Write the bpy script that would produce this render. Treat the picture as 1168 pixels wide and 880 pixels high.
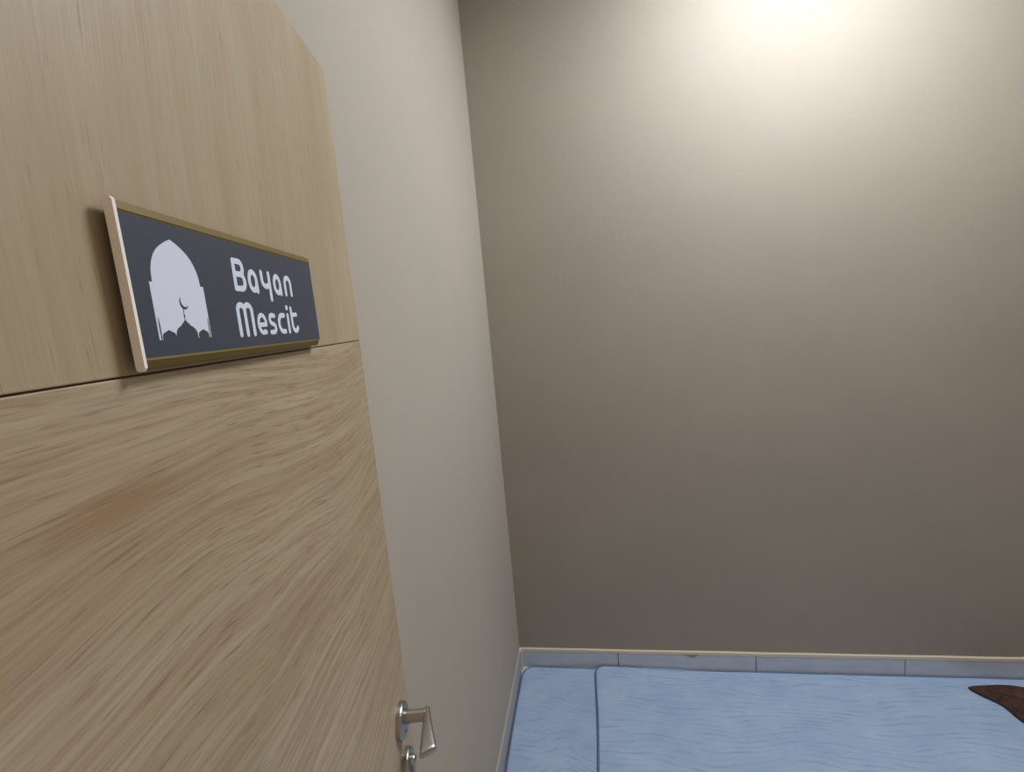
import bpy, bmesh, math, random
import numpy as np
from mathutils import Vector, Matrix, noise

# ------------------------------------------------------------------ camera, world, light, exposure
scene = bpy.context.scene
C = scene.collection
for o in list(bpy.data.objects):
    bpy.data.objects.remove(o, do_unlink=True)

CAM_H = 1.67315
cam_data = bpy.data.cameras.new('camera')
cam_data.sensor_fit = 'HORIZONTAL'
cam_data.sensor_width = 36.0
cam_data.lens = 549.046 / 1168.0 * 36.0
cam_data.clip_start = 0.02
cam = bpy.data.objects.new('camera', cam_data)
C.objects.link(cam)
RIGHT = Vector((0.98502367, 0.14752025, -0.08925243))
DOWN = Vector((-0.06644763, -0.15286917, -0.98601001))
FWD = Vector((-0.15910038, 0.97717388, -0.14077739))
m = Matrix((RIGHT, -DOWN, -FWD)).transposed().to_4x4()
m.translation = Vector((0.0, 0.0, CAM_H))
cam.matrix_world = m
scene.camera = cam

vs = scene.view_settings
vs.view_transform = 'Standard'
vs.look = 'None'
vs.gamma = 1.0
vs.use_curve_mapping = False
vs.exposure = 0.0

LAMP_POS = (0.878, 1.405, 3.10)
LAMP_R = 0.40
LAMP_STRENGTH = 27.6
LAMP_COL = (1.0, 1.085, 1.18)
WORLD_STRENGTH = 0.42
WORLD_COL = (1.0, 0.79, 0.58)
BACK_ROUGH, BACK_SPEC = 0.81, 1.3
LEFT_ROUGH, LEFT_SPEC = 0.84, 0.14
BACK_COL = (150, 137, 120)
LEFT_COL = (177, 166, 152)

world = bpy.data.worlds.new('world')
scene.world = world
world.use_nodes = True
world.node_tree.nodes['Background'].inputs[0].default_value = WORLD_COL + (1,)
world.node_tree.nodes['Background'].inputs[1].default_value = WORLD_STRENGTH

# ------------------------------------------------------------------ helpers
def lin(r, g, b):
    def f(c):
        c /= 255.0
        return c / 12.92 if c <= 0.04045 else ((c + 0.055) / 1.055) ** 2.4
    return (f(r), f(g), f(b), 1.0)

def material(name, col, rough=0.5, metal=0.0, spec=0.5):
    mt = bpy.data.materials.new(name)
    mt.use_nodes = True
    b = mt.node_tree.nodes['Principled BSDF']
    b.inputs['Base Color'].default_value = col
    b.inputs['Roughness'].default_value = rough
    b.inputs['Metallic'].default_value = metal
    b.inputs['Specular IOR Level'].default_value = spec
    return mt

class NT:
    def __init__(self, mt):
        self.t = mt.node_tree
        self.bsdf = self.t.nodes['Principled BSDF']
    def n(self, kind, **kw):
        nd = self.t.nodes.new(kind)
        for k, v in kw.items():
            if k in nd.inputs:
                nd.inputs[k].default_value = v
            else:
                setattr(nd, k, v)
        return nd
    def l(self, a, b):
        self.t.links.new(a, b)
    def coords(self, scale, src='Object'):
        tc = self.n('ShaderNodeTexCoord')
        mp = self.n('ShaderNodeMapping')
        mp.inputs['Scale'].default_value = scale
        self.l(tc.outputs[src], mp.inputs['Vector'])
        return mp.outputs['Vector']
    def noise(self, vec, scale, detail=2.0, rough=0.5, dist=0.0):
        nd = self.n('ShaderNodeTexNoise')
        nd.inputs['Scale'].default_value = scale
        nd.inputs['Detail'].default_value = detail
        nd.inputs['Roughness'].default_value = rough
        nd.inputs['Distortion'].default_value = dist
        self.l(vec, nd.inputs['Vector'])
        return nd.outputs['Fac']
    def ramp(self, fac, stops):
        r = self.n('ShaderNodeValToRGB')
        e = r.color_ramp.elements
        while len(e) < len(stops):
            e.new(0.5)
        for el, (p, c) in zip(e, stops):
            el.position = p
            el.color = c
        self.l(fac, r.inputs['Fac'])
        return r.outputs['Color']
    def mix(self, fac, a, b, mode='MIX'):
        x = self.n('ShaderNodeMix', data_type='RGBA', blend_type=mode)
        for idx, v in ((0, fac), (6, a), (7, b)):
            if hasattr(v, 'is_linked'):
                self.l(v, x.inputs[idx])
            else:
                x.inputs[idx].default_value = v
        return x.outputs[2]
    def math(self, op, a, b=0.0):
        x = self.n('ShaderNodeMath', operation=op)
        for i, v in enumerate((a, b)):
            if hasattr(v, 'is_linked'):
                self.l(v, x.inputs[i])
            else:
                x.inputs[i].default_value = v
        return x.outputs[0]
    def bump(self, h, strength, dist):
        b = self.n('ShaderNodeBump')
        b.inputs['Strength'].default_value = strength
        b.inputs['Distance'].default_value = dist
        self.l(h, b.inputs['Height'])
        self.l(b.outputs['Normal'], self.bsdf.inputs['Normal'])

def add_box(bm, lo, hi):
    x0, y0, z0 = lo
    x1, y1, z1 = hi
    v = [bm.verts.new(p) for p in ((x0, y0, z0), (x1, y0, z0), (x1, y1, z0), (x0, y1, z0),
                                   (x0, y0, z1), (x1, y0, z1), (x1, y1, z1), (x0, y1, z1))]
    for f in ((3, 2, 1, 0), (4, 5, 6, 7), (0, 1, 5, 4), (1, 2, 6, 5), (2, 3, 7, 6), (3, 0, 4, 7)):
        bm.faces.new([v[i] for i in f])
    return v

def add_prism(bm, poly, y0, y1, mat=0):
    """polygon in local x/z, extruded along y"""
    a = [bm.verts.new((x, y0, z)) for x, z in poly]
    b = [bm.verts.new((x, y1, z)) for x, z in poly]
    n = len(poly)
    fs = [bm.faces.new(a), bm.faces.new(list(reversed(b)))]
    for i in range(n):
        j = (i + 1) % n
        fs.append(bm.faces.new((a[j], a[i], b[i], b[j])))
    for f in fs:
        f.material_index = mat
    return fs

def add_tube(bm, pts, radii, seg=12, cap=True):
    pts = [Vector(p) for p in pts]
    if not hasattr(radii, '__len__'):
        radii = [radii] * len(pts)
    rings = []
    up = None
    for i, p in enumerate(pts):
        d = (pts[min(i + 1, len(pts) - 1)] - pts[max(i - 1, 0)]).normalized()
        if up is None:
            up = Vector((0, 0, 1)) if abs(d.z) < 0.9 else Vector((1, 0, 0))
        u = (up - d * up.dot(d)).normalized()
        up = u
        w = d.cross(u)
        rings.append([bm.verts.new(p + (u * math.cos(t) + w * math.sin(t)) * radii[i])
                      for t in [2 * math.pi * k / seg for k in range(seg)]])
    for a, b in zip(rings, rings[1:]):
        for k in range(seg):
            j = (k + 1) % seg
            bm.faces.new((a[k], a[j], b[j], b[k]))
    if cap:
        bm.faces.new(list(reversed(rings[0])))
        bm.faces.new(rings[-1])
    return rings

def obj(name, bm, mats, parent=None, smooth=False, bevel=0.0, seg=2):
    bmesh.ops.recalc_face_normals(bm, faces=bm.faces[:])
    me = bpy.data.meshes.new(name)
    bm.to_mesh(me)
    bm.free()
    for mt in (mats if isinstance(mats, (list, tuple)) else [mats]):
        me.materials.append(mt)
    o = bpy.data.objects.new(name, me)
    C.objects.link(o)
    if parent:
        o.parent = parent
    if smooth:
        for p in me.polygons:
            p.use_smooth = True
    if bevel:
        md = o.modifiers.new('bevel', 'BEVEL')
        md.width = bevel
        md.segments = seg
        md.limit_method = 'ANGLE'
        md.angle_limit = math.radians(40)
    return o

def tag(o, label=None, cat=None, group=None, kind=None):
    if label: o['label'] = label
    if cat: o['category'] = cat
    if group: o['group'] = group
    if kind: o['kind'] = kind
    return o

def empty(name, loc=(0, 0, 0), rz=0.0):
    o = bpy.data.objects.new(name, None)
    C.objects.link(o)
    o.location = loc
    o.rotation_euler = (0, 0, rz)
    o.empty_display_size = 0.1
    return o

# ------------------------------------------------------------------ materials
def paint(name, base, rough, spec, mottled=0.05):
    mt = material(name, base, rough, 0, spec)
    t = NT(mt)
    v = t.coords((1, 1, 1))
    big = t.noise(v, 1.8, 3, 0.55)
    c2 = tuple(c * (1 - mottled) for c in base[:3]) + (1,)
    c1 = tuple(min(1, c * (1 + mottled)) for c in base[:3]) + (1,)
    t.l(t.ramp(big, [(0.3, c2), (0.7, c1)]), t.bsdf.inputs['Base Color'])
    h = t.noise(v, 55, 3, 0.6)
    t.bump(h, 0.10, 0.004)
    return mt

M_back = paint('satin_tan_paint', lin(*BACK_COL), BACK_ROUGH, BACK_SPEC)
M_left = paint('satin_greige_paint', lin(*LEFT_COL), LEFT_ROUGH, LEFT_SPEC, 0.03)
M_ceil = paint('white_ceiling_paint', lin(232, 230, 224), 0.8, 0.2, 0.02)
M_cream = material('cream_grout', lin(214, 200, 176), 0.7)
M_patch = material('grey_mortar', lin(150, 142, 128), 0.85)

M_tile = material('grey_glazed_tile', lin(158, 164, 178), 0.35)
t = NT(M_tile)
v = t.coords((1, 1, 3))
t.l(t.ramp(t.noise(v, 9, 4, 0.6), [(0.3, lin(184, 188, 198)), (0.7, lin(198, 202, 208))]), t.bsdf.inputs['Base Color'])
M_joint = material('dark_tile_joint', lin(70, 74, 84), 0.9)

M_floor = material('pale_floor_tile', lin(196, 198, 200), 0.35)
t = NT(M_floor)
br = t.n('ShaderNodeTexBrick', offset=0.0)
t.l(t.coords((1, 1, 1)), br.inputs['Vector'])
br.inputs['Color1'].default_value = lin(198, 200, 203)
br.inputs['Color2'].default_value = lin(192, 195, 199)
br.inputs['Mortar'].default_value = lin(120, 120, 120)
br.inputs['Scale'].default_value = 1.0
br.inputs['Brick Width'].default_value = 0.6
br.inputs['Row Height'].default_value = 0.6
br.inputs['Mortar Size'].default_value = 0.003
t.l(br.outputs['Color'], t.bsdf.inputs['Base Color'])

# pale oak, lower panel: horizontal grain with cathedral sweep and dark pores
def oak(name, vertical):
    mt = material(name, lin(178, 155, 120), 0.46, 0, 0.42)
    t = NT(mt)
    tc = t.n('ShaderNodeTexCoord')
    sep = t.n('ShaderNodeSeparateXYZ')
    t.l(tc.outputs['Object'], sep.inputs[0])
    X, Z = sep.outputs['X'], sep.outputs['Z']
    if vertical:
        along, across = Z, X
    else:
        along, across = X, Z
    # slow wander of the grain direction
    mp = t.n('ShaderNodeMapping')
    mp.inputs['Scale'].default_value = (2.2, 1, 1.5) if vertical else (1.7, 1, 3.0)
    t.l(tc.outputs['Object'], mp.inputs['Vector'])
    wander = t.math('SUBTRACT', t.noise(mp.outputs['Vector'], 1.0, 2, 0.45), 0.5)
    across2 = t.math('ADD', across, t.math('MULTIPLY', wander, 0.09 if vertical else 0.12))
    def vec(sa, sc, off=0.0):
        c = t.n('ShaderNodeCombineXYZ')
        t.l(t.math('MULTIPLY', along, sa), c.inputs[0])
        t.l(t.math('ADD', t.math('MULTIPLY', across2, sc), off), c.inputs[1])
        return c.outputs[0]
    bands = t.noise(vec(1.3, 16 if vertical else 26), 1.0, 3, 0.6)
    fine = t.noise(vec(6, 150 if vertical else 170, 7.0), 1.0, 3, 0.65)
    pores = t.noise(vec(26, 520 if vertical else 420, 3.0), 1.0, 1, 0.5)
    blot = t.noise(mp.outputs['Vector'], 2.3, 2, 0.5)
    if vertical:
        base = t.ramp(bands, [(0.25, lin(166, 144, 113)), (0.55, lin(178, 159, 130)), (0.8, lin(188, 171, 143))])
        base = t.mix(t.ramp(fine, [(0.40, (0.3,) * 3 + (1,)), (0.6, (0, 0, 0, 1))]), base, lin(160, 138, 107))
        pr = t.ramp(pores, [(0.66, (0, 0, 0, 1)), (0.74, (0.45,) * 3 + (1,))])
    else:
        base = t.ramp(bands, [(0.25, lin(162, 140, 111)), (0.5, lin(180, 160, 132)), (0.8, lin(193, 176, 150))])
        base = t.mix(t.ramp(fine, [(0.36, (0.6,) * 3 + (1,)), (0.58, (0, 0, 0, 1))]), base, lin(148, 124, 95))
        pr = t.ramp(pores, [(0.60, (0, 0, 0, 1)), (0.72, (0.5,) * 3 + (1,))])
    base = t.mix(t.ramp(blot, [(0.35, (0.30,) * 3 + (1,)), (0.6, (0, 0, 0, 1))]), base, lin(158, 137, 106))
    base = t.mix(pr, base, lin(122, 98, 70))
    if not vertical:
        # reddish-brown mineral streak in the veneer left of centre
        sx = t.math('DIVIDE', t.math('SUBTRACT', X, 0.408), 0.062)
        sz = t.math('DIVIDE', t.math('SUBTRACT', across2, 1.572), 0.020)
        cz = t.math('ADD', sz, t.math('MULTIPLY', t.math('SUBTRACT', fine, 0.5), 1.5))
        d = t.math('SQRT', t.math('ADD', t.math('MULTIPLY', sx, sx), t.math('MULTIPLY', cz, cz)))
        base = t.mix(t.ramp(d, [(0.2, (0.5,) * 3 + (1,)), (1.0, (0, 0, 0, 1))]), base, lin(150, 108, 74))
    t.l(base, t.bsdf.inputs['Base Color'])
    t.bump(t.math('SUBTRACT', fine, t.math('MULTIPLY', pores, 0.6)), 0.12, 0.002)
    return mt

M_oak_up = oak('oak_veneer_upright_grain', True)
M_oak_low = oak('oak_veneer_level_grain', False)
M_core = material('dark_groove', lin(112, 90, 64), 0.8)
M_edge = material('oak_edge_band', lin(196, 176, 140), 0.5)

M_nickel = material('satin_nickel', lin(176, 172, 166), 0.33, 1.0)
M_slate = material('slate_sign_face', lin(66, 70, 84), 0.42, 0, 0.4)
M_gold = material('dull_gold_rail', lin(116, 97, 47), 0.45, 0.3)
M_capend = material('pinkish_white_plastic', lin(254, 244, 236), 0.5)
M_white = material('white_vinyl', lin(226, 228, 244), 0.5)

# mats: pale blue quilted fabric, fine ribs across with swirls
M_mat = material('pale_blue_ribbed_fabric', lin(160, 178, 206), 0.85, 0, 0.2)
t = NT(M_mat)
tc = t.n('ShaderNodeTexCoord')
sep = t.n('ShaderNodeSeparateXYZ')
t.l(tc.outputs['Object'], sep.inputs[0])
mp = t.n('ShaderNodeMapping')
mp.inputs['Scale'].default_value = (3.2, 4.2, 1)
t.l(tc.outputs['Object'], mp.inputs['Vector'])
big = t.noise(mp.outputs['Vector'], 1.0, 1.0, 0.4)
swirl = t.math('MULTIPLY', big, 0.15)
yy = t.math('ADD', sep.outputs['Y'], swirl)
swirl.node.name = 'swirl'
ph = t.math('MULTIPLY', yy, 2 * math.pi / 0.024)
wave = t.math('ADD', t.math('MULTIPLY', t.math('SINE', ph), 0.5), 0.5)
mp2 = t.n('ShaderNodeMapping')
mp2.inputs['Scale'].default_value = (8, 26, 1)
t.l(tc.outputs['Object'], mp2.inputs['Vector'])
brk = t.ramp(t.noise(mp2.outputs['Vector'], 1.0, 3, 0.6), [(0.42, (0, 0, 0, 1)), (0.66, (1, 1, 1, 1))])
groove = t.math('MULTIPLY', t.math('POWER', wave, 5.0), brk)
base = t.ramp(t.noise(mp.outputs['Vector'], 1.7, 3, 0.6), [(0.3, lin(153, 172, 202)), (0.7, lin(168, 186, 210))])
base = t.mix(t.math('MULTIPLY', groove, 0.34), base, lin(112, 128, 164))
t.l(base, t.bsdf.inputs['Base Color'])
t.bump(t.math('MULTIPLY', groove, -1.0), 0.5, 0.004)
M_mat.node_tree.nodes['Principled BSDF'].inputs['Sheen Weight'].default_value = 0.15
M_mat_swirl = M_mat.copy()          # the corner mat shows stronger swirls in its ribs
M_mat_swirl.name = 'pale_blue_swirled_fabric'
M_mat_swirl.node_tree.nodes['swirl'].inputs[1].default_value = 0.36
M_piping = material('slate_blue_piping', lin(92, 108, 142), 0.8)

M_cloth = material('dark_brown_cloth', lin(88, 54, 40), 0.75, 0, 0.25)
t = NT(M_cloth)
v = t.coords((3, 9, 3))
t.l(t.ramp(t.noise(v, 6, 3, 0.6), [(0.3, lin(46, 28, 25)), (0.7, lin(88, 56, 45))]), t.bsdf.inputs['Base Color'])
t.bsdf.inputs['Sheen Weight'].default_value = 0.1

# ------------------------------------------------------------------ room shell
XL, YB = -0.4185, 2.0865          # wall planes
XR, YF, ZC = 2.30, -0.20, 3.15
TH = 0.12
SKIRT_T, SKIRT_H, CAP = 0.008, 0.0975, 0.015

def structure(name, boxes, mt, label, cat):
    bm = bmesh.new()
    for lo, hi in boxes:
        add_box(bm, lo, hi)
    return tag(obj(name, bm, mt), label, cat, kind='structure')

structure('floor', [((XL - TH, -1.6, -0.1), (XR + TH, YB + TH, 0.0))], M_floor, 'pale tiled floor showing only at the corner beside the blue mats', 'floor')
structure('wall_back', [((XL - TH, YB, 0.0), (XR + TH, YB + TH, ZC))], M_back, 'tan satin-painted back wall with bright lamp glare at its top', 'wall')
structure('wall_left', [((XL - TH, YF - TH, 0.0), (XL, YB, ZC))], M_left, 'pale greige wall on the left behind the open door', 'wall')
structure('wall_right', [((XR, YF - TH, 0.0), (XR + TH, YB, ZC))], M_left, 'pale greige wall on the far right side of the room', 'wall')
structure('wall_front', [((XL, YF - TH, 0.0), (-0.235, YF, ZC)), ((0.72, YF - TH, 0.0), (XR, YF, ZC)),
                         ((-0.235, YF - TH, 2.10), (0.72, YF, ZC))], M_left, 'greige wall with the doorway, behind the viewer', 'wall')
structure('ceiling', [((XL - TH, YF - TH, ZC), (XR + TH, YB + TH, ZC + 0.1))], M_ceil, 'plain white ceiling above the room', 'ceiling')

# tile skirting: back run, tiles 0.6 m long, cream top line, one chip of mortar
random.seed(4)
ys = YB - SKIRT_T
bb = empty('baseboard_back', (0, YB, 0))
tag(bb, 'grey tile skirting with cream top line along the tan back wall', 'baseboard', kind='structure')
bm = bmesh.new()
edges = [XL + SKIRT_T, 0.0461, 0.6513, 1.2503, 1.852, XR]
for a, b in zip(edges, edges[1:]):
    add_box(bm, (a + 0.0016, -SKIRT_T, 0.0), (b - 0.0016, -0.002, SKIRT_H - CAP))
obj('tile_run', bm, M_tile, bb, bevel=0.0008)
bm = bmesh.new()
add_box(bm, (XL + SKIRT_T, -0.004, 0.0), (XR, -0.0, SKIRT_H - CAP))
obj('grout_joint', bm, M_joint, bb)
bm = bmesh.new()
n = 90
pr = []
for i in range(n + 1):
    x = XL + (XR - XL) * i / n
    dz = 0.0022 * noise.noise((x * 7, 1.3, 0)) + 0.0012 * noise.noise((x * 25, 4.3, 0))
    dt = 0.0016 * noise.noise((x * 5, 8.3, 0))
    pr.append([bm.verts.new(q) for q in ((x, 0, SKIRT_H - CAP + dz), (x, -SKIRT_T - 0.001, SKIRT_H - CAP + dz),
                                         (x, -SKIRT_T - 0.001, SKIRT_H - 0.002 + dt), (x, -SKIRT_T + 0.002, SKIRT_H + dt), (x, 0, SKIRT_H + dt))])
for a, b in zip(pr, pr[1:]):
    for k in range(5):
        j = (k + 1) % 5
        bm.faces.new((a[k], a[j], b[j], b[k]))
bm.faces.new(pr[0]); bm.faces.new(list(reversed(pr[-1])))
tag(obj('cap_line', bm, M_cream, bb), 'uneven cream grout line')
bm = bmesh.new()
add_prism(bm, [(0.335, 0.0850), (0.352, 0.0800), (0.372, 0.0705), (0.386, 0.0720), (0.402, 0.0810), (0.412, 0.0850)], -SKIRT_T - 0.0012, -SKIRT_T + 0.002)
tag(obj('mortar_patch', bm, M_patch, bb), 'dab of grey mortar')

bl = empty('baseboard_left', (XL, 0, 0))
tag(bl, 'narrow tile skirting with cream end along the left wall by the mats', 'baseboard', kind='structure')
bm = bmesh.new()
for a, b in ((YF, 0.27), (0.27, 0.87), (0.87, 1.47), (1.47, YB - SKIRT_T)):
    add_box(bm, (0.0, a + 0.001, 0.0), (SKIRT_T, b - 0.001, SKIRT_H - 0.004))
M_tile_side = material('warm_grey_tile', lin(172, 166, 162), 0.4)
obj('tile_run', bm, M_tile_side, bl, bevel=0.0008)
bm = bmesh.new()
add_box(bm, (0.0, YF, SKIRT_H - 0.004), (SKIRT_T, YB - SKIRT_T - 0.014, SKIRT_H))
obj('top_edge', bm, M_tile_side, bl)
bm = bmesh.new()
add_box(bm, (0.0, YB - SKIRT_T - 0.016, 0.0), (SKIRT_T + 0.004, YB - SKIRT_T - 0.0005, SKIRT_H + 0.001))
tag(obj('cap_line', bm, M_cream, bl, bevel=0.001), 'upright cream grout in the corner')

# ------------------------------------------------------------------ ceiling lamp (lights the room from above the frame)
lamp = empty('ceiling_lamp', (LAMP_POS[0], LAMP_POS[1], ZC))
tag(lamp, 'round white ceiling lamp above the mats near the back wall', 'lamp')
bm = bmesh.new()
sg = 48
prof = [(LAMP_R + 0.004, 0.0), (LAMP_R + 0.018, 0.0), (LAMP_R + 0.018, -0.036), (LAMP_R + 0.012, -0.042), (LAMP_R + 0.002, -0.042), (LAMP_R + 0.001, -0.02)]
rg = [[bm.verts.new((r * math.cos(2 * math.pi * k / sg), r * math.sin(2 * math.pi * k / sg), z)) for k in range(sg)] for r, z in prof]
for i in range(len(rg)):
    a, b = rg[i], rg[(i + 1) % len(rg)]
    for k in range(sg):
        j = (k + 1) % sg
        bm.faces.new((a[k], a[j], b[j], b[k]))
obj('housing', bm, material('white_lamp_housing', lin(235, 235, 232), 0.4), lamp, smooth=True)
M_glow = bpy.data.materials.new('lamp_glow')
M_glow.use_nodes = True
nt = M_glow.node_tree
nt.nodes.clear()
em = nt.nodes.new('ShaderNodeEmission')
em.inputs[0].default_value = LAMP_COL + (1,)
em.inputs[1].default_value = LAMP_STRENGTH
out = nt.nodes.new('ShaderNodeOutputMaterial')
nt.links.new(em.outputs[0], out.inputs[0])
bm = bmesh.new()
rings = []
for q in range(1, 6):
    r = LAMP_R * q / 5
    rings.append([bm.verts.new((r * math.cos(2 * math.pi * k / sg), r * math.sin(2 * math.pi * k / sg), -0.052 + 0.016 * (q / 5) ** 2)) for k in range(sg)])
cv = bm.verts.new((0, 0, -0.052))
for k in range(sg):
    bm.faces.new((cv, rings[0][k], rings[0][(k + 1) % sg]))
for a, b in zip(rings, rings[1:]):
    for k in range(sg):
        j = (k + 1) % sg
        bm.faces.new((a[k], b[k], b[j], a[j]))
obj('diffuser', bm, M_glow, lamp, smooth=True)

# ------------------------------------------------------------------ open door
DA = -0.16919265
EDGE = Vector((-0.3479356, 0.7079277, 0.0))
DV = Vector((math.sin(DA), math.cos(DA), 0))
NV = Vector((math.cos(DA), -math.sin(DA), 0))
DW, DT = 0.90, 0.036
HINGE = EDGE - DV * DW
RZ = math.atan2(DV.y, DV.x)          # local x runs along the door, local -y faces the viewer
SEAM = 1.6587
door = empty('door_1', (HINGE.x, HINGE.y, 0.0), RZ)
tag(door, 'pale oak door leaf standing open at the left, with nickel lever', 'door', kind='structure')
bm = bmesh.new()
add_box(bm, (0.0, 0.0, SEAM + 0.0006), (DW, 0.004, 2.05))
tag(obj('upper_panel', bm, M_oak_up, door, bevel=0.0007), 'upper veneer panel with upright grain')
bm = bmesh.new()
add_box(bm, (0.0, 0.0, 0.012), (DW, 0.004, SEAM - 0.0006))
tag(obj('lower_panel', bm, M_oak_low, door, bevel=0.0007), 'lower veneer panel with level grain')
bm = bmesh.new()
add_box(bm, (0.001, 0.003, 0.013), (DW - 0.001, DT, 2.049))
obj('core', bm, M_core, door)
bm = bmesh.new()
add_box(bm, (DW - 0.001, 0.0005, 0.012), (DW + 0.0012, DT, 2.05))
obj('edge_band', bm, M_edge, door)

def disc_profile(bm, cx, cz, prof, seg=40):
    """turned shape about local -y: prof = [(radius, distance out of the door)]"""
    rr = [[bm.verts.new((cx + r * math.cos(2 * math.pi * k / seg), -d, cz + r * math.sin(2 * math.pi * k / seg))) for k in range(seg)] for r, d in prof]
    for a, b in zip(rr, rr[1:]):
        for k in range(seg):
            j = (k + 1) % seg
            bm.faces.new((a[k], a[j], b[j], b[k]))
    bm.faces.new(rr[-1])
    bm.faces.new(list(reversed(rr[0])))

HX, HZ = DW - 0.060, 1.049
bm = bmesh.new()
disc_profile(bm, HX, HZ, [(0.0275, -0.001), (0.0275, 0.0065), (0.0265, 0.0085), (0.0245, 0.0095), (0.013, 0.0098)])
ros = obj('rosette', bm, M_nickel, door, smooth=False, bevel=0.0004)
bm = bmesh.new()
# lever: round neck out of the rosette, then a blade running back towards the hinge, flaring to its tip
LZ = HZ + 0.006
add_tube(bm, [(HX, -0.008, LZ), (HX, -0.020, LZ), (HX, -0.034, LZ), (HX, -0.042, LZ), (HX, -0.046, LZ)],
         [0.0108, 0.0096, 0.0092, 0.0094, 0.0085], 20)
sec = []
N_ = 14
for i in range(N_ + 1):
    u = i / N_
    s = HX + 0.0085 - u * 0.078
    o0 = 0.0405 + 0.0050 * u          # near face distance from the door
    w = 0.0085 + 0.0155 * u ** 1.1     # blade depth (out of the door)
    hgt = 0.0088 - 0.0032 * u
    zc = LZ + 0.002 * math.sin(u * math.pi) - 0.001 * u
    ring = []
    for k in range(20):
        a = 2 * math.pi * k / 20
        ca, sa = math.cos(a), math.sin(a)
        ex = 0.65
        px = math.copysign(abs(ca) ** ex, ca) * w / 2
        pz = math.copysign(abs(sa) ** ex, sa) * hgt
        ring.append(bm.verts.new((s + 0.006 * u * px / (w / 2), -(o0 + w / 2 + px), zc + pz)))
    sec.append(ring)
for a, b in zip(sec, sec[1:]):
    for k in range(20):
        j = (k + 1) % 20
        bm.faces.new((a[k], a[j], b[j], b[k]))
bm.faces.new(sec[0]); bm.faces.new(list(reversed(sec[-1])))
lev = obj('lever_handle', bm, M_nickel, door, smooth=True, bevel=0.0008)
bm = bmesh.new()
add_tube(bm, [(HX - 0.004, -0.0085, HZ - 0.016), (HX - 0.004, -0.0115, HZ - 0.016)], [0.002, 0.0018], 10)
obj('grub_screw', bm, M_nickel, ros)

KX, KZ = DW - 0.060, 0.966
bm = bmesh.new()
disc_profile(bm, KX, KZ, [(0.0265, -0.001), (0.0265, 0.0065), (0.0255, 0.0085), (0.0235, 0.0095), (0.010, 0.0098)])
kr = obj('lock_rosette', bm, M_nickel, door, bevel=0.0004)
bm = bmesh.new()
add_tube(bm, [(KX, -0.009, KZ + 0.010), (KX, -0.013, KZ + 0.010), (KX, -0.017, KZ + 0.010), (KX, -0.0185, KZ + 0.010)], [0.0085, 0.0085, 0.0072, 0.004], 20)
add_box(bm, (KX - 0.0045, -0.0150, KZ - 0.018), (KX + 0.0045, -0.009, KZ + 0.006))
obj('lock_cylinder', bm, M_nickel, kr, smooth=True, bevel=0.0008)
# hinges on the hinge side
for z in (0.25, 1.05, 1.82):
    bm = bmesh.new()
    add_tube(bm, [(-0.004, 0.004, z - 0.045), (-0.004, 0.004, z + 0.045)], 0.006, 14)
    obj('hinge', bm, M_nickel, door, smooth=True)

# ------------------------------------------------------------------ door sign
sign = empty('door_sign', (HINGE.x, HINGE.y, 0.0), RZ)
tag(sign, 'dark slate name plate with white prayer-room lettering and gold rails on the oak door', 'sign')
SX0, SX1 = 0.4335, 0.7120
ZT, ZB = 1.7605, 1.6615
PZT, PZB = 1.7540, 1.6680
DEP = 0.0100
BACK = -0.0054                      # the plate stands clear of the door on two hidden pads
for px in (SX0 + 0.03, SX1 - 0.06):
    bm = bmesh.new()
    add_box(bm, (px, BACK - 0.0005, 1.685), (px + 0.03, 0.0, 1.738))
    obj('mounting_pad', bm, M_core, sign)
bm = bmesh.new()
add_box(bm, (SX0, -DEP, PZB), (SX1, BACK, PZT))
face = obj('face_plate', bm, M_slate, sign, bevel=0.0005)
for top in (True, False):
    bm = bmesh.new()
    if top:
        prof = [(-DEP + 0.0002, PZT - 0.0008), (-DEP - 0.0004, PZT + 0.001), (-DEP + 0.0008, ZT - 0.0008), (-DEP + 0.0022, ZT), (BACK, ZT), (BACK, PZT - 0.0008)]
    else:
        prof = [(-DEP + 0.0002, PZB + 0.0008), (-DEP - 0.0004, PZB - 0.001), (-DEP + 0.0014, ZB + 0.0012), (-DEP + 0.0022, ZB), (BACK, ZB), (BACK, PZB + 0.0008)]
    x1 = SX1 - (0.0005 if top else 0.0045)
    a = [bm.verts.new((SX0, y, z)) for y, z in prof]
    b = [bm.verts.new((x1, y, z)) for y, z in prof]
    for k in range(len(prof)):
        j = (k + 1) % len(prof)
        bm.faces.new((a[k], a[j], b[j], b[k]))
    bm.faces.new(a); bm.faces.new(list(reversed(b)))
    obj('gold_rail', bm, M_gold, sign)
def end_cap(xa, xb):
    bm = bmesh.new()
    prof = [(BACK, ZB + 0.0012), (BACK - 0.0006, ZB - 0.0002), (BACK - 0.0018, ZB - 0.0008), (-DEP + 0.0006, ZB - 0.0006), (-DEP - 0.0008, ZB + 0.0012),
            (-DEP - 0.0008, ZT - 0.0012), (-DEP + 0.0004, ZT + 0.0004), (BACK - 0.0010, ZT + 0.0006), (BACK, ZT)]
    a = [bm.verts.new((xa, y, z)) for y, z in prof]
    b = [bm.verts.new((xb, y, z)) for y, z in prof]
    for k in range(len(prof)):
        j = (k + 1) % len(prof)
        bm.faces.new((a[k], a[j], b[j], b[k]))
    bm.faces.new(a); bm.faces.new(list(reversed(b)))
    return tag(obj('end_cap', bm, M_capend, sign), 'pinkish-white end cap')
end_cap(SX0 - 0.0022, SX0 + 0.0002)

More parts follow.
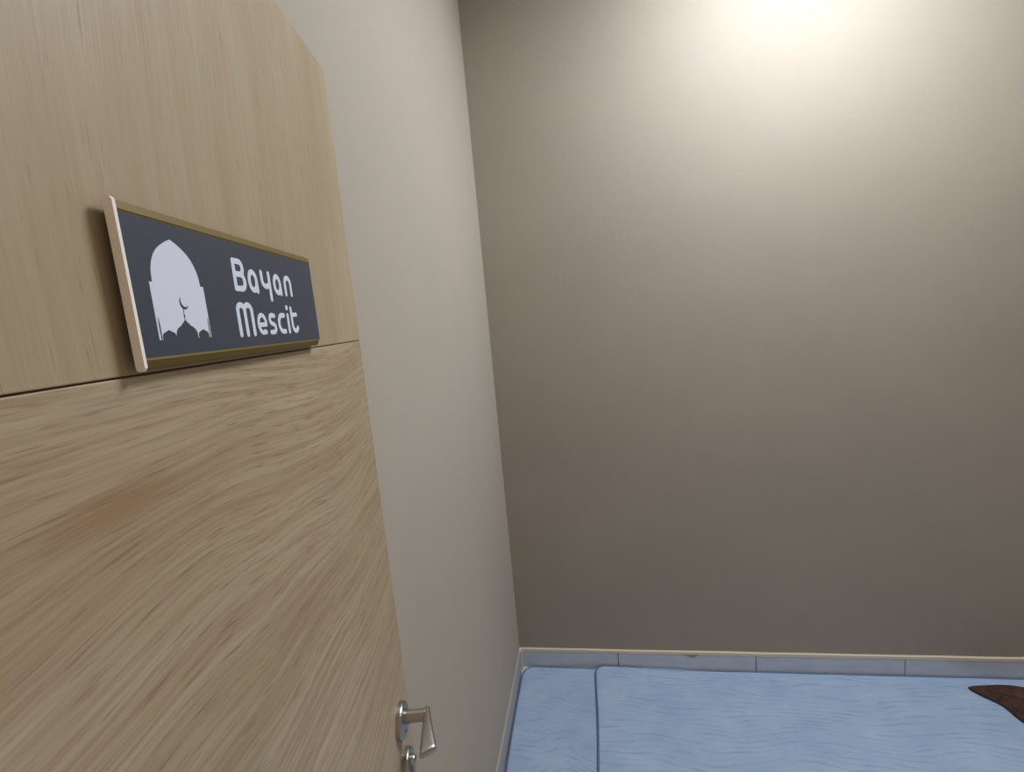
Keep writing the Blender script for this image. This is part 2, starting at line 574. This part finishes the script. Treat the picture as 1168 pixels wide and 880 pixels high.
# white film shapes: outlines from a distance field, one clean piece each
def field_mesh(name, sdf, x0, x1, z0, z1, step, parent, mt, ya=-DEP - 0.0003, yb=-DEP + 0.0005):
    nx, nz = int((x1 - x0) / step) + 2, int((z1 - z0) / step) + 2
    gx = x0 + np.arange(nx) * step
    gz = z0 + np.arange(nz) * step
    GX, GZ = np.meshgrid(gx, gz, indexing='ij')
    F = sdf(GX, GZ)
    bm = bmesh.new()
    front, back = {}, {}
    def vert(key, x, z):
        if key not in front:
            front[key] = bm.verts.new((x, ya, z))
        return front[key]
    def vback(key, v):
        if key not in back:
            back[key] = bm.verts.new((v.co.x, yb, v.co.z))
        return back[key]
    idx = np.argwhere((F[:-1, :-1] < 0) | (F[1:, :-1] < 0) | (F[1:, 1:] < 0) | (F[:-1, 1:] < 0))
    for i, k in idx:
        i, k = int(i), int(k)
        cs = [(i, k), (i + 1, k), (i + 1, k + 1), (i, k + 1)]
        keys = []
        for q in range(4):
            a, b = cs[q], cs[(q + 1) % 4]
            fa, fb = F[a], F[b]
            if fa < 0:
                keys.append((a, vert(a, gx[a[0]], gz[a[1]]), False))
            if (fa < 0) != (fb < 0):
                u = fa / (fa - fb)
                kk = (min(a, b), max(a, b))
                keys.append((kk, vert(kk, gx[a[0]] + (gx[b[0]] - gx[a[0]]) * u, gz[a[1]] + (gz[b[1]] - gz[a[1]]) * u), True))
        if len(keys) < 3:
            continue
        try:
            bm.faces.new([v for _, v, _ in keys])
        except ValueError:
            pass
        for q in range(len(keys)):
            (ka, va, ca), (kb, vb, cb) = keys[q], keys[(q + 1) % len(keys)]
            if ca and cb:
                try:
                    bm.faces.new((vb, va, vback(ka, va), vback(kb, vb)))
                except ValueError:
                    pass
    return obj(name, bm, mt, parent)

def sd_poly(pts):
    P = np.array(pts)
    def f(X, Z):
        d = np.full(X.shape, 1e9)
        inside = np.zeros(X.shape, bool)
        for (ax, az), (bx, bz) in zip(P, np.roll(P, -1, 0)):
            ex, ez = bx - ax, bz - az
            u = np.clip(((X - ax) * ex + (Z - az) * ez) / (ex * ex + ez * ez), 0, 1)
            d = np.minimum(d, np.hypot(X - ax - ex * u, Z - az - ez * u))
            if ez != 0:
                inside ^= ((az > Z) != (bz > Z)) & (X < ex * (Z - az) / ez + ax)
        return np.where(inside, -d, d)
    return f
def sd_strokes(polys):
    def f(X, Z):
        d = np.full(X.shape, 1e9)
        for w, pl in polys:
            for (ax, az), (bx, bz) in zip(pl, pl[1:]):
                ex, ez = bx - ax, bz - az
                u = np.clip(((X - ax) * ex + (Z - az) * ez) / max(ex * ex + ez * ez, 1e-16), 0, 1)
                d = np.minimum(d, np.hypot(X - ax - ex * u, Z - az - ez * u) - w / 2)
        return d
    return f

# emblem: white pointed arch window with a mosque outline left in the plate colour
arch = [(0.4489, 1.6786), (0.4491, 1.7147), (0.4519, 1.7147), (0.4522, 1.7200), (0.4530, 1.7240), (0.4548, 1.7284), (0.4574, 1.7324),
        (0.4610, 1.7360), (0.4655, 1.7390), (0.4705, 1.7416), (0.4755, 1.7437), (0.4806, 1.7416), (0.4856, 1.7389), (0.4901, 1.7359),
        (0.4938, 1.7323), (0.4964, 1.7283), (0.4984, 1.7239), (0.4993, 1.7200), (0.4997, 1.7147), (0.5030, 1.7147), (0.5031, 1.6786)]
def dome(cx, base, w, hgt, tip, ex=0.85):
    pts = [(cx - w, 1.6770), (cx - w, base)]
    for i in range(1, 24):
        u = i / 24
        a = math.pi * u
        pts.append((cx - w * math.cos(a), base + hgt * math.sin(a) ** ex + tip * max(0, 1 - abs(u - 0.5) * 6) ** 1.4))
    return sd_poly(pts + [(cx + w, base), (cx + w, 1.6770)])
cut = [dome(0.4765, 1.6806, 0.0112, 0.0072, 0.0036), dome(0.4587, 1.6794, 0.0066, 0.0044, 0.0010, 0.6), dome(0.4944, 1.6794, 0.0060, 0.0042, 0.0010, 0.6)]
for cx, zt in ((0.45110, 1.6930), (0.50180, 1.6930)):
    cut.append(sd_poly([(cx - 0.0006, 1.6770), (cx + 0.0006, 1.6770), (cx + 0.0007, 1.6885), (cx + 0.0002, zt), (cx - 0.0002, zt), (cx - 0.0007, 1.6885)]))
cut.append(sd_strokes([(0.0009, [(0.4765, 1.6890), (0.47665, 1.6988)]), (0.0020, [(0.4766, 1.6936), (0.47661, 1.6936)])]))
A_ = sd_poly(arch)
def emblem_sdf(X, Z):
    d = A_(X, Z)
    for c in cut:
        d = np.maximum(d, -c(X, Z))
    cres = np.maximum(np.hypot(X - 0.4785, Z - 1.7026) - 0.0046, 0.0043 - np.hypot(X - 0.4798, Z - 1.7041))
    return np.maximum(d, -cres)
tag(field_mesh('emblem', emblem_sdf, 0.4478, 0.5044, 1.6778, 1.7448, 0.00022, face, M_white), 'white pointed arch with mosque domes and crescent')

# lettering, rounded strokes
SWID = 0.0047
def arc(cx, cz, rx, rz, a0, a1, n=12):
    return [(cx + rx * math.cos(math.radians(a0 + (a1 - a0) * k / n)), cz + rz * math.sin(math.radians(a0 + (a1 - a0) * k / n))) for k in range(n + 1)]
def strokes(name, polys, wid=SWID):
    P = [(p[0], p[1]) if isinstance(p[0], float) else (wid, p) for p in polys]
    xs = [q[0] for _, pl in P for q in pl]
    zs = [q[1] for _, pl in P for q in pl]
    return field_mesh(name, sd_strokes(P), min(xs) - 0.004, max(xs) + 0.004, min(zs) - 0.004, max(zs) + 0.004, 0.00025, face, M_white)
B0, X0, CAPH = 1.7166, 1.7322, 1.7388
def letter_a(cx, b, xt):
    rx, rz = 0.0060, (xt - b) / 2
    cz = b + rz
    return [arc(cx, cz, rx, rz, 0, 360, 24), [(cx + rx, cz + 0.001), (cx + rx, b - 0.0006)]]
word = [[(0.5486, CAPH), (0.5480, B0 + 0.0002)],
        [(0.5486, CAPH), (0.5570, CAPH)] + arc(0.5572, 1.7336, 0.0046, 0.0052, 90, -90)[1:] + [(0.5486, 1.7284)],
        [(0.5486, 1.7284), (0.5566, 1.7284)] + arc(0.5572, 1.7225, 0.0056, 0.0059, 90, -90)[1:] + [(0.5480, B0)]]
word += letter_a(0.5768, B0, X0)
word += [[(0.5932, X0 + 0.0012), (0.5932, 1.7268)] + arc(0.5998, 1.7268, 0.0066, 0.0056, 180, 300, 10)[1:] + [(0.6066, 1.7232)],
         [(0.6070, X0 + 0.0012), (0.6070, 1.7100)]]
word += letter_a(0.6226, B0, X0)
word += [[(0.6394, B0 - 0.0004), (0.6394, 1.7266)] + arc(0.6457, 1.7266, 0.0062, 0.0060, 180, 0) + [(0.6519, B0 - 0.0004)]]
strokes('lettering', word)
B1, X1 = 1.6795, 1.6950
word = [[(0.5444, B1 - 0.0006), (0.5444, 1.6985)] + arc(0.5497, 1.6985, 0.0053, 0.0046, 180, 0) + [(0.5550, B1 - 0.0006)],
        [(0.5550, 1.6985)] + arc(0.5606, 1.6985, 0.0056, 0.0048, 180, 0) + [(0.5662, B1 - 0.0006)]]
word += [(0.0040, [(0.5752, 1.6864), (0.5884, 1.6866)] + arc(0.5818, 1.6872, 0.0068, 0.0078, 0, 300, 24)[1:] + [(0.5868, 1.6797)])]
word += [(0.0042, [(0.6058, 1.6944), (0.6018, 1.6950)] + arc(0.6010, 1.6911, 0.0046, 0.0039, 90, 250, 10) + [(0.6025, 1.6868)] + arc(0.6015, 1.6832, 0.0048, 0.0038, 70, -90, 10) + [(0.5962, 1.6794)])]
word += [[(0.6262, 1.6950)] + arc(0.6216, 1.6872, 0.0072, 0.0078, 80, 280, 18) + [(0.6258, 1.6795)]]
word += [[(0.6350, 1.6950), (0.6350, B1 - 0.0004)], (0.0052, [(0.6350, 1.7026), (0.6351, 1.7026)])]
word += [[(0.6440, 1.7020), (0.6440, 1.6856)] + arc(0.6502, 1.6856, 0.0062, 0.0062, 180, 330, 12)[1:] , (0.0042, [(0.6440, 1.6955), (0.6552, 1.6960)])]
strokes('lettering', word, 0.0046)

# ------------------------------------------------------------------ floor mats
def rounded_outline(corners, r, step=0.02):
    pts = []
    n = len(corners)
    for i in range(n):
        p = Vector(corners[i]); a = Vector(corners[i - 1]); b = Vector(corners[(i + 1) % n])
        da, db = (a - p).normalized(), (b - p).normalized()
        ang = da.angle(db)
        tl = r / math.tan(ang / 2)
        c = p + (da + db).normalized() * (r / math.sin(ang / 2))
        s, e = p + da * tl - c, p + db * tl - c
        for k in range(9):
            u = k / 8
            v = (s * (1 - u) + e * u)
            v = v.normalized() * r
            pts.append(c + v)
    out = []
    for i, p in enumerate(pts):
        q = pts[(i + 1) % len(pts)]
        k = max(1, int((q - p).length / step))
        for j in range(k):
            out.append(p + (q - p) * (j / k))
    return out

def make_mat(name, corners, r, top, label, seed, lift=None, wob=0.004, fabric=None):
    """soft pad: rounded outline, thick pile, piping along its edge"""
    root = empty(name, (corners[0][0], corners[0][1], 0.0))
    base = Vector((corners[0][0], corners[0][1]))
    ol = rounded_outline([(c[0], c[1]) for c in corners], r)
    # slight sideways wobble of the edge as cloth edges have
    ol = [p + Vector((noise.noise((p.y * 3.1, seed, 0)) * wob, noise.noise((p.x * 2.3, seed + 5, 0)) * wob * 0.5)) for p in ol]
    H = lift or (lambda x, y: 0.0)
    ys_ = [p.y for p in ol]
    y0, y1 = min(ys_), max(ys_)
    NY, NX = 64, 72
    def span(y):
        xs = []
        for p, q in zip(ol, ol[1:] + ol[:1]):
            if (p.y - y) * (q.y - y) <= 0 and abs(p.y - q.y) > 1e-9:
                xs.append(p.x + (q.x - p.x) * (y - p.y) / (q.y - p.y))
        return min(xs), max(xs)
    def ease(n):
        # rows crowd towards both edges, where the pile rounds over
        return [0.5 - 0.5 * math.cos(math.pi * (k / n)) for k in range(n + 1)]
    bm = bmesh.new()
    rows = []
    for v_ in ease(NY):
        y = y0 + (y1 - y0) * min(max(v_, 0.0004), 0.9996)
        xa, xb = span(y)
        row = []
        for u_ in ease(NX):
            x = xa + (xb - xa) * u_
            e = min(x - xa, xb - x, y - y0, y1 - y)
            e = max(0.0, min(1.0, e / 0.011))
            z = H(x, y) + 0.001 + (top - 0.001) * (0.45 + 0.55 * math.sqrt(max(0.0, 1 - (1 - e) ** 2))) + 0.0016 * noise.noise((x * 6, y * 6, seed)) * e
            row.append(bm.verts.new((x - base.x, y - base.y, z)))
        rows.append(row)
    for a, b in zip(rows, rows[1:]):
        for k in range(NX):
            bm.faces.new((a[k], a[k + 1], b[k + 1], b[k]))
    rim = rows[0] + [r_[-1] for r_ in rows[1:]] + list(reversed(rows[-1][:-1])) + [r_[0] for r_ in reversed(rows[1:-1])]
    low = [bm.verts.new((v_.co.x, v_.co.y, 0.001 + H(v_.co.x + base.x, v_.co.y + base.y))) for v_ in rim]
    for k in range(len(rim)):
        q = (k + 1) % len(rim)
        bm.faces.new((rim[q], rim[k], low[k], low[q]))
    under = [[bm.verts.new((v_.co.x, v_.co.y, 0.001 + H(v_.co.x + base.x, v_.co.y + base.y))) for v_ in r_] for r_ in rows]
    for a, b in zip(under, under[1:]):
        for k in range(NX):
            bm.faces.new((b[k], b[k + 1], a[k + 1], a[k]))
    bmesh.ops.remove_doubles(bm, verts=low + [v_ for r_ in under for v_ in r_], dist=1e-6)
    obj('pad', bm, fabric or M_mat, root, smooth=True)
    bm = bmesh.new()
    pts = [(p.x - base.x, p.y - base.y, H(p.x, p.y) + top * 0.58) for p in ol]
    add_tube(bm, pts + [pts[0]], 0.0046, 8, cap=False)
    obj('piping', bm, M_piping, root, smooth=True)
    tag(root, label, 'mat', 'blue floor mats by the back wall')
    return root

YM = YB - SKIRT_T
MT = 0.010
make_mat('floor_mat', [(-0.4040, 0.80), (0.020, 0.80), (0.020, YM - 0.017), (-0.4040, YM - 0.006)], 0.06, MT,
         'pale blue ribbed floor mat in the left corner, its edge under the larger mat', 2.0, fabric=M_mat_swirl)
def lift2(x, y):
    u = (0.28 - x) / 0.25
    u = max(0.0, min(1.0, u))
    return 0.0125 * u * u * (3 - 2 * u)
make_mat('floor_mat', [(-0.0600, 0.80), (1.98, 0.80), (1.98, YM - 0.007), (-0.0600, YM - 0.007)], 0.045, MT,
         'large pale blue ribbed floor mat on the right carrying the brown cloth', 9.0, lift2, 0.005)

# ------------------------------------------------------------------ brown cloth
poly = [(1.447, 2.012), (1.462, 1.972), (1.500, 1.922), (1.512, 1.845), (1.560, 1.79), (1.66, 1.755), (1.76, 1.80), (1.81, 1.90), (1.79, 1.975), (1.70, 2.004), (1.60, 2.026), (1.52, 2.026)]
# close the outline with a smooth curve (Catmull-Rom)
def catmull(pts, n=8):
    out = []
    L = len(pts)
    for i in range(L):
        p0, p1, p2, p3 = [Vector(pts[(i + k - 1) % L]) for k in range(4)]
        for j in range(n):
            u = j / n
            out.append(0.5 * ((2 * p1) + (p2 - p0) * u + (2 * p0 - 5 * p1 + 4 * p2 - p3) * u * u + (3 * p1 - p0 - 3 * p2 + p3) * u ** 3))
    return out
co = catmull(poly)
cen = Vector((1.64, 1.92))
cloth_root = (1.64, 1.92, 0.0)
bm = bmesh.new()
rings = []
KR = 26
def cloth_z(q, f):
    # folds fan out from the pointed left end
    ang = math.atan2(q.y - 2.03, q.x - 1.40)
    rad = math.hypot(q.y - 2.03, q.x - 1.40)
    fold = 0.5 + 0.5 * math.sin(ang * 26 + 5 * noise.noise((q.x * 5, q.y * 5, 3.0)))
    env = min(1.0, f * 5.0) * min(1.0, rad / 0.12)
    return MT + 0.0035 + env * (0.010 + 0.013 * fold + 0.006 * noise.noise((q.x * 14, q.y * 14, 1.0)))
low = [bm.verts.new((p.x - cen.x, p.y - cen.y, MT + 0.0022)) for p in co]
rings.append(low)
for i in range(KR):
    f = (i / KR) ** 1.3
    rings.append([bm.verts.new((p.x + (cen.x - p.x) * f - cen.x, p.y + (cen.y - p.y) * f - cen.y, cloth_z(p + (cen - p) * f, f) + (0.0015 if i == 0 else 0))) for p in co])
nn = len(co)
for a, b in zip(rings, rings[1:]):
    for k in range(nn):
        j = (k + 1) % nn
        bm.faces.new((a[k], a[j], b[j], b[k]))
cv = bm.verts.new((0, 0, cloth_z(cen, 1.0)))
for k in range(nn):
    bm.faces.new((rings[-1][k], rings[-1][(k + 1) % nn], cv))
bm.faces.new(list(reversed(low)))
cl = obj('folded_cloth', bm, M_cloth, smooth=True)
cl.location = cloth_root
tag(cl, 'dark brown crumpled cloth lying at the right end of the blue mat', 'cloth')
M_hem = material('near_black_hem', lin(34, 24, 26), 0.8)
bm = bmesh.new()
NF = 5 * 8
hp = [Vector((p.x - cen.x, p.y - cen.y, MT + 0.0052)) for p in (co[:NF])]
add_tube(bm, hp, [0.0020] + [0.0036] * (len(hp) - 2) + [0.0026], 8)
tag(obj('hem', bm, M_hem, cl, smooth=True), 'near-black hem')
